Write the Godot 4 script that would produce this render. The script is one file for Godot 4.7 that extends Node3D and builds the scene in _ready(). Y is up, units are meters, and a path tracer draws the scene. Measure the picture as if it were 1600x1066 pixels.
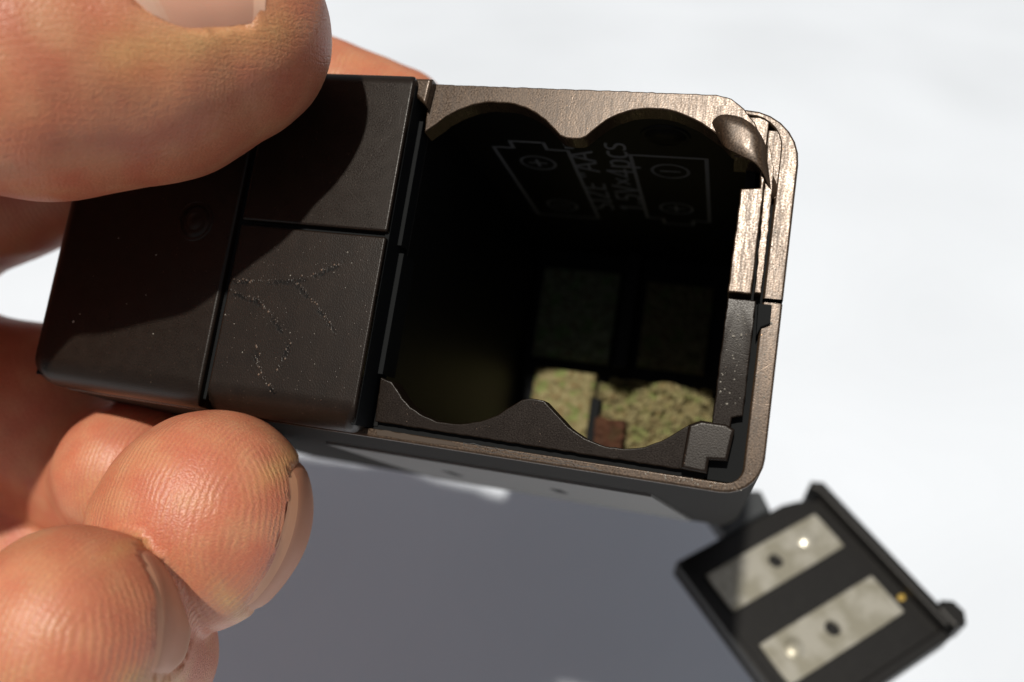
extends Node3D
# Millimetres inside the builders, metres in the scene. Builder points are (x, y, w): w grows away from the viewer, so z = -w.
const MM := 0.001

# ------------------------------------------------------------------ mesh builder
class Shape:
	var v := PackedVector3Array()
	var n := PackedVector3Array()
	var u := PackedVector2Array()
	var c := PackedColorArray()
	var b0 := Vector2(0, 0)
	var b1 := Vector2(10, 10)
	var tint := Color(1, 1, 1)

	func uv(p: Vector3) -> Vector2:
		return Vector2((p.x - b0.x) / (b1.x - b0.x), (b1.y - p.y) / (b1.y - b0.y))

	func tri(a: Vector3, b: Vector3, d: Vector3, na: Vector3, nb: Vector3, nd: Vector3) -> void:
		var g := (b - a).cross(d - a)
		if g.length_squared() < 1e-16:
			return
		if g.dot(na + nb + nd) > 0.0:
			var t := b
			b = d
			d = t
			t = nb
			nb = nd
			nd = t
		v.append(a * 0.001)
		v.append(b * 0.001)
		v.append(d * 0.001)
		n.append(na)
		n.append(nb)
		n.append(nd)
		u.append(uv(a))
		u.append(uv(b))
		u.append(uv(d))
		c.append(tint)
		c.append(tint)
		c.append(tint)

	func flat(a: Vector3, b: Vector3, d: Vector3, nn: Vector3) -> void:
		tri(a, b, d, nn, nn, nn)

	func quad(a: Vector3, b: Vector3, d: Vector3, e: Vector3, na: Vector3, nb: Vector3, nd: Vector3, ne: Vector3) -> void:
		tri(a, b, d, na, nb, nd)
		tri(a, d, e, na, nd, ne)

	# rings: arrays of [PackedVector3Array points, PackedVector3Array normals], same count
	func loft(rings: Array, closed: bool) -> void:
		for k in rings.size() - 1:
			var p: PackedVector3Array = rings[k][0]
			var q: PackedVector3Array = rings[k + 1][0]
			var np: PackedVector3Array = rings[k][1]
			var nq: PackedVector3Array = rings[k + 1][1]
			var m := p.size()
			for i in (m if closed else m - 1):
				var j := (i + 1) % m
				quad(p[i], p[j], q[j], q[i], np[i], np[j], nq[j], nq[i])

	func mesh(into: ArrayMesh = null) -> ArrayMesh:
		var a := []
		a.resize(Mesh.ARRAY_MAX)
		a[Mesh.ARRAY_VERTEX] = v
		a[Mesh.ARRAY_NORMAL] = n
		a[Mesh.ARRAY_TEX_UV] = u
		a[Mesh.ARRAY_COLOR] = c
		var m := into if into else ArrayMesh.new()
		m.add_surface_from_arrays(Mesh.PRIMITIVE_TRIANGLES, a)
		return m

# polygon (x, y) extruded from w0 (towards the viewer) to w1, with a rounded front edge
func prism(poly: PackedVector2Array, w0: float, w1: float, bevel := 0.15, jitter := 0.0, s: Shape = null) -> Shape:
	if s == null:
		s = Shape.new()
	var area := 0.0
	for i in poly.size():
		area += poly[i].cross(poly[(i + 1) % poly.size()])
	var pts := PackedVector2Array()
	if area < 0.0:
		poly.reverse()
	for i in poly.size():
		var a := poly[i]
		var b := poly[(i + 1) % poly.size()]
		pts.append(a)
		if jitter > 0.0:
			var k := int(a.distance_to(b) / 0.45)
			for j in range(1, k):
				var t := a.lerp(b, float(j) / k)
				var nn := (b - a).orthogonal().normalized()
				pts.append(t + nn * rng.randf_range(-jitter, jitter))
	var m := pts.size()
	s.b0 = pts[0]
	s.b1 = pts[0]
	for p in pts:
		s.b0 = s.b0.min(p)
		s.b1 = s.b1.max(p)
	var en: Array[Vector2] = []
	for i in m:
		var d := (pts[(i + 1) % m] - pts[i]).normalized()
		en.append(Vector2(d.y, -d.x))
	var inset := PackedVector2Array()
	var sm: Array[bool] = []
	var vn: Array[Vector2] = []
	for i in m:
		var a := en[(i + m - 1) % m]
		var b := en[i]
		var h := (a + b).normalized()
		if (a + b).length() < 0.01:
			h = b
		vn.append(h)
		sm.append(a.dot(b) > 0.7)
		inset.append(pts[i] - h * minf(bevel / maxf(h.dot(b), 0.35), bevel * 2.0))
	var steps := 4
	for i in m:
		var j := (i + 1) % m
		var ni := vn[i] if sm[i] else en[i]
		var nj := vn[j] if sm[j] else en[i]
		var a0 := Vector3(pts[i].x, pts[i].y, -w1)
		var b0 := Vector3(pts[j].x, pts[j].y, -w1)
		var na := Vector3(ni.x, ni.y, 0)
		var nb := Vector3(nj.x, nj.y, 0)
		for k in steps:
			var th := PI / 2 * k / (steps - 1)
			var f := 1.0 - cos(th)
			var pi_ := pts[i].lerp(inset[i], f)
			var pj := pts[j].lerp(inset[j], f)
			var w := w0 + bevel * (1.0 - sin(th))
			var a1 := Vector3(pi_.x, pi_.y, -w)
			var b1 := Vector3(pj.x, pj.y, -w)
			var ma := Vector3(ni.x * cos(th), ni.y * cos(th), sin(th))
			var mb := Vector3(nj.x * cos(th), nj.y * cos(th), sin(th))
			s.quad(a0, b0, b1, a1, na, nb, mb, ma)
			a0 = a1
			b0 = b1
			na = ma
			nb = mb
	var cap := Geometry2D.triangulate_polygon(inset)
	if cap.is_empty():
		cap = Geometry2D.triangulate_polygon(pts)
	for i in range(0, cap.size(), 3):
		s.flat(z3(inset[cap[i]], w0), z3(inset[cap[i + 1]], w0), z3(inset[cap[i + 2]], w0), Vector3(0, 0, 1))
	cap = Geometry2D.triangulate_polygon(pts)
	for i in range(0, cap.size(), 3):
		s.flat(z3(pts[cap[i]], w1), z3(pts[cap[i + 1]], w1), z3(pts[cap[i + 2]], w1), Vector3(0, 0, -1))
	return s

func z3(p: Vector2, w: float) -> Vector3:
	return Vector3(p.x, p.y, -w)

func rect(x0: float, x1: float, y0: float, y1: float) -> PackedVector2Array:
	return PackedVector2Array([Vector2(x0, y0), Vector2(x1, y0), Vector2(x1, y1), Vector2(x0, y1)])

func block(x0: float, x1: float, y0: float, y1: float, w0: float, w1: float, bevel := 0.15, s: Shape = null) -> Shape:
	return prism(rect(x0, x1, y0, y1), w0, w1, bevel, 0.0, s)

# outline of a rectangle with corner radii (bl, br, tr, tl): [points, normals]
func rounded(x0: float, x1: float, y0: float, y1: float, r: Array, seg := 7) -> Array:
	var p := PackedVector2Array()
	var n := PackedVector2Array()
	var cs := [Vector2(x0 + r[0], y0 + r[0]), Vector2(x1 - r[1], y0 + r[1]), Vector2(x1 - r[2], y1 - r[2]), Vector2(x0 + r[3], y1 - r[3])]
	for k in 4:
		for i in seg + 1:
			var a := PI + PI / 2 * k + PI / 2 * i / seg
			var d := Vector2(cos(a), sin(a))
			p.append(cs[k] + d * r[k])
			n.append(d)
	return [p, n]

# block whose front edges are rounded by a different radius on each side: fil = left, right, bottom, top
func pillow(x0: float, x1: float, y0: float, y1: float, w0: float, w1: float, fil: Array, rad: Array) -> Shape:
	var s := Shape.new()
	s.b0 = Vector2(x0, y0)
	s.b1 = Vector2(x1, y1)
	var o := rounded(x0, x1, y0, y1, rad)
	var ir := []
	for k in 4:
		ir.append(maxf(0.05, rad[k] - maxf(fil[0 if k in [0, 3] else 1], fil[2 if k < 2 else 3])))
	var inn := rounded(x0 + fil[0], x1 - fil[1], y0 + fil[2], y1 - fil[3], ir)
	var rings := []
	var cap := PackedVector3Array()
	for k in range(-1, 11):
		var th := maxf(0.0, PI / 2 * k / 10)
		var ps := PackedVector3Array()
		var ns := PackedVector3Array()
		for i in o[0].size():
			var d: Vector2 = o[1][i]
			var f: float = (fil[0] if d.x < 0 else fil[1]) * d.x * d.x + (fil[2] if d.y < 0 else fil[3]) * d.y * d.y
			var q: Vector2 = o[0][i].lerp(inn[0][i], 1.0 - cos(th))
			ps.append(z3(q, w1 if k < 0 else w0 + f * (1.0 - sin(th))))
			ns.append(Vector3(d.x * cos(th), d.y * cos(th), sin(th)))
		rings.append([ps, ns])
		cap = ps
	s.loft(rings, true)
	var mid := Vector3()
	for p in cap:
		mid += p / cap.size()
	var fz := Vector3(0, 0, 1)
	for i in cap.size():
		s.flat(mid, cap[i], cap[(i + 1) % cap.size()], fz)
	return s

# strip of constant width along a closed or open polyline, lying in the plane of axes ex, ey
func line_print(s: Shape, pts: Array, width: float, closed: bool, o: Vector3, ex: Vector3, ey: Vector3, thick := 0.03) -> void:
	var m := pts.size()
	var nn := ex.cross(ey)
	for i in (m if closed else m - 1):
		var a: Vector2 = pts[i]
		var b: Vector2 = pts[(i + 1) % m]
		var d := (b - a).normalized() * width * 0.5
		var t := Vector2(-d.y, d.x)
		var q: Array[Vector3] = []
		for e in [a - d + t, b + d + t, b + d - t, a - d - t]:
			q.append(o + ex * e.x + ey * e.y + nn * thick)
		s.quad(q[0], q[1], q[2], q[3], nn, nn, nn, nn)

# ------------------------------------------------------------------ scene bookkeeping
var rng := RandomNumberGenerator.new()
var used := {}

func part(called: String, s: Shape, m: Material, parent: Node, label := "") -> MeshInstance3D:
	return part_mesh(called, s.mesh(), m, parent, label)

func part_mesh(called: String, mesh: Mesh, m: Material, parent: Node, label := "") -> MeshInstance3D:
	var o := MeshInstance3D.new()
	o.mesh = mesh
	if m:
		o.material_override = m
	var key := str(parent.get_instance_id()) + called
	used[key] = used.get(key, 0) + 1
	o.name = called if used[key] == 1 else "%s_%03d" % [called, used[key] - 1]
	parent.add_child(o, true)
	if label:
		o.set_meta("label", label)
	return o

func thing(called: String, label: String, category: String, at: Transform3D) -> Node3D:
	var o := Node3D.new()
	o.name = called
	o.transform = at
	o.set_meta("label", label)
	o.set_meta("category", category)
	add_child(o, true)
	return o

# ------------------------------------------------------------------ textures and materials
func image_texture(size: Vector2i, bytes: PackedByteArray) -> ImageTexture:
	return ImageTexture.create_from_image(Image.create_from_data(size.x, size.y, false, Image.FORMAT_RGB8, bytes))

func grey_texture(size: Vector2i, bytes: PackedByteArray) -> ImageTexture:
	return ImageTexture.create_from_image(Image.create_from_data(size.x, size.y, false, Image.FORMAT_L8, bytes))

func noise_bytes(size: int, freq: float, octaves: int, seed_: int, kind := FastNoiseLite.TYPE_SIMPLEX_SMOOTH) -> PackedByteArray:
	var f := FastNoiseLite.new()
	f.seed = seed_
	f.noise_type = kind
	f.frequency = freq
	f.fractal_octaves = octaves
	var im := f.get_seamless_image(size, size, false, false, 0.15, true)
	im.convert(Image.FORMAT_L8)
	return im.get_data()

var skin_ridged: StandardMaterial3D
var skin_lined: StandardMaterial3D
var nail: StandardMaterial3D

func triplanar(m: StandardMaterial3D, tile_mm: float) -> StandardMaterial3D:
	m.uv1_triplanar = true
	m.uv1_scale = Vector3.ONE * (1000.0 / tile_mm)
	m.uv1_triplanar_sharpness = 4.0
	return m

func skin(ridged: bool) -> StandardMaterial3D:
	var n := 512
	var big := noise_bytes(n, 0.006, 2, 11)
	var fine := noise_bytes(n, 0.05, 3, 12)
	var spots := noise_bytes(n, 0.11, 2, 13)
	var h := PackedByteArray()
	h.resize(n * n)
	var col := PackedByteArray()
	col.resize(n * n * 3)
	var i := 0
	for y in n:
		for x in n:
			var b := big[i] / 255.0 - 0.5
			var f := fine[i] / 255.0 - 0.5
			var g := spots[i] / 255.0 - 0.5
			var r: float
			if ridged:
				# fingerprint ridges: 26 in a 14 mm tile, bent by slow noise, broken into beads by fine noise
				var ph := TAU * (27.0 * x / n) + b * 4.5 + f * 2.2
				var live := clampf(0.55 + b * 1.6 + f * 0.9, 0.12, 1.0)
				r = 0.5 + 0.34 * live * sin(ph) + g * 0.55 + f * 0.3
			else:
				# fine slanting creases that cross each other
				var p1 := sin(TAU * (9.0 * x + 22.0 * y) / n + b * 7.0 + f * 1.6)
				var p2 := sin(TAU * (-15.0 * x + 13.0 * y) / n + b * 6.0 - g * 1.5)
				r = 0.55 - 0.16 * pow(maxf(p1, 0.0), 3.0) - 0.14 * pow(maxf(p2, 0.0), 4.0) + g * 0.45 + f * 0.2
			h[i] = int(clampf(r, 0.0, 1.0) * 255.0)
			var pale := clampf(0.93 + 0.05 * (r - 0.5) + g * 0.10, 0.0, 1.0)
			col[i * 3] = int(255.0 * clampf(pale + 0.03, 0.0, 1.0))
			col[i * 3 + 1] = int(255.0 * clampf(pale - 0.03 + b * 0.10 + f * 0.06 + (0.06 * (r - 0.5) if ridged else 0.0), 0.0, 1.0))
			col[i * 3 + 2] = int(255.0 * clampf(pale - 0.05 + b * 0.10 + f * 0.07, 0.0, 1.0))
			i += 1
	var m := StandardMaterial3D.new()
	m.albedo_color = Color.WHITE
	m.vertex_color_use_as_albedo = true
	m.albedo_texture = image_texture(Vector2i(n, n), col)
	m.roughness = 0.43
	m.metallic_specular = 0.5
	m.heightmap_enabled = true
	m.heightmap_texture = grey_texture(Vector2i(n, n), h)
	m.heightmap_scale = 0.0062 if ridged else 0.011
	m.subsurf_scatter_enabled = true
	m.subsurf_scatter_strength = 0.11
	return triplanar(m, 14.0)

# black plastic: fine grain, faint smears, sparse pale dusty specks that double as painted glints
func plastic(rough: float, dust_glints: float, grain: float, seed_: int, base := 74.0, tile := 13.0, streak := 0.0) -> StandardMaterial3D:
	var n := 512
	var r2 := RandomNumberGenerator.new()
	r2.seed = seed_
	var a := noise_bytes(n, 0.012, 4, seed_)
	var g := noise_bytes(n, 0.14, 3, seed_ + 1)
	var col := PackedByteArray()
	col.resize(n * n * 3)
	var hgt := PackedByteArray()
	hgt.resize(n * n)
	var rg := PackedByteArray()
	rg.resize(n * n)
	var i := 0
	for y in n:
		for x in n:
			var k := a[i] / 255.0
			var f := g[i] / 255.0
			var st := g[((y / 9) * n + x) % (n * n)] / 255.0 * 0.6 + a[((y / 5) * n + (x * 4) % n) % (n * n)] / 255.0 * 0.4 - 0.5
			var t := base * (1.0 + streak * 0.7 * st) * (1.0 + 0.12 * (k - 0.5) + 0.55 * (f - 0.5))
			col[i * 3] = int(t + 3)
			col[i * 3 + 1] = int(t)
			col[i * 3 + 2] = int(t - 2)
			hgt[i] = int(255.0 * clampf(0.3 + 0.05 * k + 0.4 * f, 0, 1))
			rg[i] = int(255.0 * clampf(0.80 - streak * 0.75 * st + 0.10 * (k - 0.5) + 0.55 * (f - 0.5), 0, 1))
			i += 1
	for d in 26:
		# hairline scratches
		var p := Vector2(r2.randf_range(0, n), r2.randf_range(0, n))
		var dir := Vector2.from_angle(r2.randfn(0.0, 0.5) + (PI / 2 if r2.randf() < 0.4 else 0.0))
		var bright := r2.randi_range(8, 46)
		for e in r2.randi_range(15, 120):
			p += dir + Vector2(0, r2.randf_range(-0.12, 0.12))
			var q := posmod(int(p.y), n) * n + posmod(int(p.x), n)
			for ch in 3:
				col[q * 3 + ch] = mini(255, col[q * 3 + ch] + bright)
			hgt[q] = maxi(0, hgt[q] - 60)
	for d in int(dust_glints):  # pale specks in the colour, partly dirt and partly painted glints
		var x := r2.randi_range(2, n - 3)
		var y := r2.randi_range(2, n - 3)
		var s := r2.randi_range(0, 1) + (1 if r2.randf() < 0.12 else 0)
		var b := r2.randi_range(120, 235)
		for yy in range(y - s / 2, y + (s + 1) / 2 + 1):
			for xx in range(x - s / 2, x + (s + 1) / 2 + 1):
				var q := yy * n + xx
				col[q * 3] = b
				col[q * 3 + 1] = b - 6
				col[q * 3 + 2] = b - 18
				hgt[q] = 255
				rg[q] = 255
	var m := StandardMaterial3D.new()
	m.albedo_color = Color(0.34, 0.265, 0.20).linear_to_srgb()
	m.albedo_texture = image_texture(Vector2i(n, n), col)
	m.roughness = rough / 0.8
	m.roughness_texture = grey_texture(Vector2i(n, n), rg)
	m.heightmap_enabled = true
	m.heightmap_texture = grey_texture(Vector2i(n, n), hgt)
	m.heightmap_scale = grain
	return triplanar(m, tile)

# the worn lower panel: the grain of the others plus a raised three-branched scar with pale beads painted as glints
func scarred_panel() -> StandardMaterial3D:
	var n := 512
	var r2 := RandomNumberGenerator.new()
	r2.seed = 77
	var a := noise_bytes(n, 0.010, 4, 31)
	var g := noise_bytes(n, 0.16, 2, 32)
	var col := PackedByteArray()
	col.resize(n * n * 3)
	var hgt := PackedByteArray()
	hgt.resize(n * n)
	for i in n * n:
		var k := a[i] / 255.0
		var f := g[i] / 255.0
		var t := 74.0 + 18.0 * (k - 0.5) + 24.0 * (f - 0.5)
		col[i * 3] = int(t + 3)
		col[i * 3 + 1] = int(t)
		col[i * 3 + 2] = int(t - 1)
		hgt[i] = int(255.0 * (0.45 + 0.10 * (k - 0.5) + 0.16 * (f - 0.5)))
	# box corners of the panel: x -33.3 .. -17.5, y -17 .. 1.45
	var scars := [
		[Vector2(-33.2, -5.2), Vector2(-31.5, -5.6), Vector2(-29.8, -5.9), Vector2(-28.0, -7.0), Vector2(-26.4, -8.6)],
		[Vector2(-33.6, -4.3), Vector2(-30.0, -4.0), Vector2(-26.2, -3.6), Vector2(-24.0, -2.8), Vector2(-21.2, -1.3)],
		[Vector2(-25.9, -3.8), Vector2(-24.3, -5.0), Vector2(-22.4, -6.6), Vector2(-20.8, -8.2)],
		[Vector2(-28.7, -10.2), Vector2(-28.5, -11.6), Vector2(-27.6, -13.2), Vector2(-25.9, -14.3)],
		[Vector2(-25.4, -9.6), Vector2(-25.7, -11.2), Vector2(-26.2, -12.4)]]
	for sc in scars:
		for k in sc.size() - 1:
			var p: Vector2 = sc[k]
			var q: Vector2 = sc[k + 1]
			var steps := int(p.distance_to(q) * 26.0)
			for e in steps:
				var t: Vector2 = p.lerp(q, float(e) / steps)
				t += Vector2(r2.randfn(0.0, 0.14), r2.randfn(0.0, 0.11))
				var x := int((t.x + 33.3) / 15.8 * n)
				var y := int((1.45 - t.y) / 18.45 * n)
				if a[(y * n + x) % (n * n)] < 120:
					dab(hgt, col, n, x, y + 5, 3, 80, -14)
				if r2.randf() < 0.30:
					dab(hgt, col, n, x, y, r2.randi_range(0, 2), 245, 0 if r2.randf() < 0.6 else r2.randi_range(60, 180))
	for d in 260:
		dab(hgt, col, n, r2.randi_range(4, n - 5), r2.randi_range(4, n - 5), r2.randi_range(0, 1), 220, r2.randi_range(20, 110))
	var m := StandardMaterial3D.new()
	m.albedo_color = Color(0.16, 0.11, 0.08).linear_to_srgb()
	m.albedo_texture = image_texture(Vector2i(n, n), col)
	m.roughness = 0.37
	m.metallic_specular = 0.36
	m.heightmap_enabled = true
	m.heightmap_texture = grey_texture(Vector2i(n, n), hgt)
	m.heightmap_scale = 0.006
	return m

func dab(hgt: PackedByteArray, col: PackedByteArray, n: int, x: int, y: int, r: int, height: int, light: int) -> void:
	for yy in range(maxi(0, y - r), mini(n, y + r + 1)):
		for xx in range(maxi(0, x - r), mini(n, x + r + 1)):
			if Vector2(xx - x, yy - y).length() > r + 0.3:
				continue
			var q := yy * n + xx
			hgt[q] = (hgt[q] + height) / 2
			for e in 3:
				col[q * 3 + e] = clampi(col[q * 3 + e] + light, 0, 255)

func corroded() -> StandardMaterial3D:
	var n := 256
	var a := noise_bytes(n, 0.025, 4, 51)
	var b := noise_bytes(n, 0.035, 3, 52)
	var g := noise_bytes(n, 0.016, 2, 53)
	var col := PackedByteArray()
	col.resize(n * n * 3)
	var hgt := PackedByteArray()
	hgt.resize(n * n)
	for i in n * n:
		var k := a[i] / 255.0
		var f := b[i] / 255.0
		var gr := smoothstep(0.58, 0.75, g[i] / 255.0)
		var br := smoothstep(0.60, 0.78, f) * (1.0 - gr)
		var c := Color(0.43, 0.40, 0.26).lerp(Color(0.61, 0.57, 0.42), k).lerp(Color(0.37, 0.50, 0.20), gr * 0.4).lerp(Color(0.42, 0.28, 0.15), br * 0.45)
		col[i * 3] = int(255 * c.r)
		col[i * 3 + 1] = int(255 * c.g)
		col[i * 3 + 2] = int(255 * c.b)
		hgt[i] = int(255.0 * (0.5 * k + 0.5 * f))
	var m := StandardMaterial3D.new()
	m.albedo_texture = image_texture(Vector2i(n, n), col)
	m.roughness = 0.85
	m.heightmap_enabled = true
	m.heightmap_texture = grey_texture(Vector2i(n, n), hgt)
	m.heightmap_scale = 0.10
	return triplanar(m, 14.0)

func plain(c: Color, rough: float, metal := 0.0) -> StandardMaterial3D:
	var m := StandardMaterial3D.new()
	m.albedo_color = c.linear_to_srgb()
	m.roughness = rough
	m.metallic = metal
	return m

func tarnished() -> StandardMaterial3D:
	var n := 256
	var a := noise_bytes(n, 0.012, 4, 61)
	var col := PackedByteArray()
	col.resize(n * n * 3)
	var rg := PackedByteArray()
	rg.resize(n * n)
	for i in n * n:
		var k := smoothstep(0.25, 0.75, a[i] / 255.0)
		col[i * 3] = int(190 + 45 * k)
		col[i * 3 + 1] = int(187 + 46 * k)
		col[i * 3 + 2] = int(174 + 50 * k)
		rg[i] = int(255 * (0.70 - 0.2 * k))
	var m := StandardMaterial3D.new()
	m.albedo_color = Color(0.72, 0.71, 0.67).linear_to_srgb()
	m.albedo_texture = image_texture(Vector2i(n, n), col)
	m.metallic = 0.55
	m.roughness = 0.62
	m.roughness_texture = grey_texture(Vector2i(n, n), rg)
	return triplanar(m, 25.0)

# ------------------------------------------------------------------ the hand: one field of tapered bones, meshed as surface nets
# bones: group, a, ra, b, rb in the holder's axes (x right, y up, w away)
var ba := PackedVector3Array()
var bd := PackedVector3Array()
var bl := PackedFloat32Array()
var bra := PackedFloat32Array()
var brb := PackedFloat32Array()
var bg := PackedInt32Array()
var nails := []

func chain(group: int, pts: Array) -> void:
	for i in pts.size() - 1:
		var a := Vector3(pts[i][0], pts[i][1], -pts[i][2])
		var b := Vector3(pts[i + 1][0], pts[i + 1][1], -pts[i + 1][2])
		ba.append(a)
		bd.append(b - a)
		bl.append(maxf((b - a).length_squared(), 1e-6))
		bra.append(pts[i][3])
		brb.append(pts[i + 1][3])
		bg.append(group)

func bone_distance(p: Vector3, i: int) -> float:
	var q := p - ba[i]
	var t := clampf(q.dot(bd[i]) / bl[i], 0.0, 1.0)
	return (q - bd[i] * t).length() - bra[i] - (brb[i] - bra[i]) * t

func field(p: Vector3, list: PackedInt32Array, carve := true) -> float:
	var total := 1e6
	var acc := 1e6
	var g := -1
	var front := 1e6
	var second := 1e6
	var who := -1
	for i in list:
		if bg[i] != g:
			if g >= 0:
				total = blend(total, acc, 0.7)
				if acc < front:
					second = front
					front = acc
					who = g
				else:
					second = minf(second, acc)
			g = bg[i]
			acc = 1e6
		var q := p - ba[i]
		var t := clampf(q.dot(bd[i]) / bl[i], 0.0, 1.0)
		var d := (q - bd[i] * t).length() - bra[i] - (brb[i] - bra[i]) * t
		var k := 6.0 if g == 9 else 3.0
		var h := maxf(k - absf(acc - d), 0.0)
		acc = minf(acc, d) - h * h * 0.25 / k
	total = blend(total, acc, 7.0 if g == 9 else 0.7)
	if acc < front:
		second = front
		front = acc
		who = g
	else:
		second = minf(second, acc)
	if carve:
		for nl in nails:
			var q: Vector3 = p - nl.c
			if nl.group != who or q.length_squared() > 260.0 or q.dot(nl.n) < 0.0:
				continue
			var along := q.dot(nl.a)
			var s: float = absf(atan2(q.dot(nl.b), q.dot(nl.n))) / (nl.half * (0.72 + 0.28 * smoothstep(nl.a0, nl.a0 + 6.0, along)))
			var tip: float = nl.a1 - nl.bow * s * s
			var w := smoothstep(1.06, 0.97, s) * smoothstep(nl.a0 - 0.5 + 2.2 * s * s, nl.a0 + 0.2 + 2.2 * s * s, along) * smoothstep(tip - 0.15, tip - 0.8, along)
			total += nl.deep * w * clampf((second - front) * 0.6, 0.0, 1.0)
	return total

func blend(a: float, b: float, k: float) -> float:
	var h := maxf(k - absf(a - b), 0.0)
	return minf(a, b) - h * h * 0.25 / k

func axis_steps(fine0: float, fine1: float, lo: float, hi: float, step: float) -> PackedFloat32Array:
	var out := PackedFloat32Array()
	var x := fine0
	var s := step
	var before: Array[float] = []
	while x > lo:
		s = minf(s * 1.04, 2.4)
		x -= s
		before.append(x)
	before.reverse()
	for e in before:
		out.append(e)
	x = fine0
	while x < fine1:
		out.append(x)
		x += step
	s = step
	while x < hi:
		out.append(x)
		s = minf(s * 1.04, 2.4)
		x += s
	while (out.size() - 1) % 8 != 0:
		out.append(x)
		x += s
	return out

func skin_tone(p: Vector3, group: int, fn: FastNoiseLite) -> Color:
	var base := Color(0.60, 0.288, 0.153)
	var pink := Color(0.60, 0.232, 0.150)
	var t := 0.5 + 0.5 * fn.get_noise_3d(p.x, p.y, p.z)
	var c := base.lerp(pink, clampf(t, 0, 1))
	var blot := fn.get_noise_3d(p.x * 3.0 + 40.0, p.y * 3.0, p.z * 3.0)
	c = c.lerp(Color(0.66, 0.38, 0.22), clampf(blot * 0.9, 0.0, 0.35)).lerp(Color(0.52, 0.17, 0.11), clampf(-blot * 0.9, 0.0, 0.3))
	# yellowish, drier skin beside the nails
	for nl in nails:
		var q: Vector3 = p - nl.c
		if nl.group != group or q.length_squared() > 330.0:
			continue
		var along := q.dot(nl.a)
		var s: float = absf(atan2(q.dot(nl.b), q.dot(nl.n))) / nl.half
		var rim := exp(-pow((s - 1.08) / 0.16, 2.0)) * smoothstep(nl.a0 - 3.0, nl.a0, along) * smoothstep(nl.a1 + 2.5, nl.a1 - 0.5, along)
		c = c.lerp(Color(0.64, 0.40, 0.18), 0.7 * clampf(rim, 0, 1))
	return c

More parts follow.
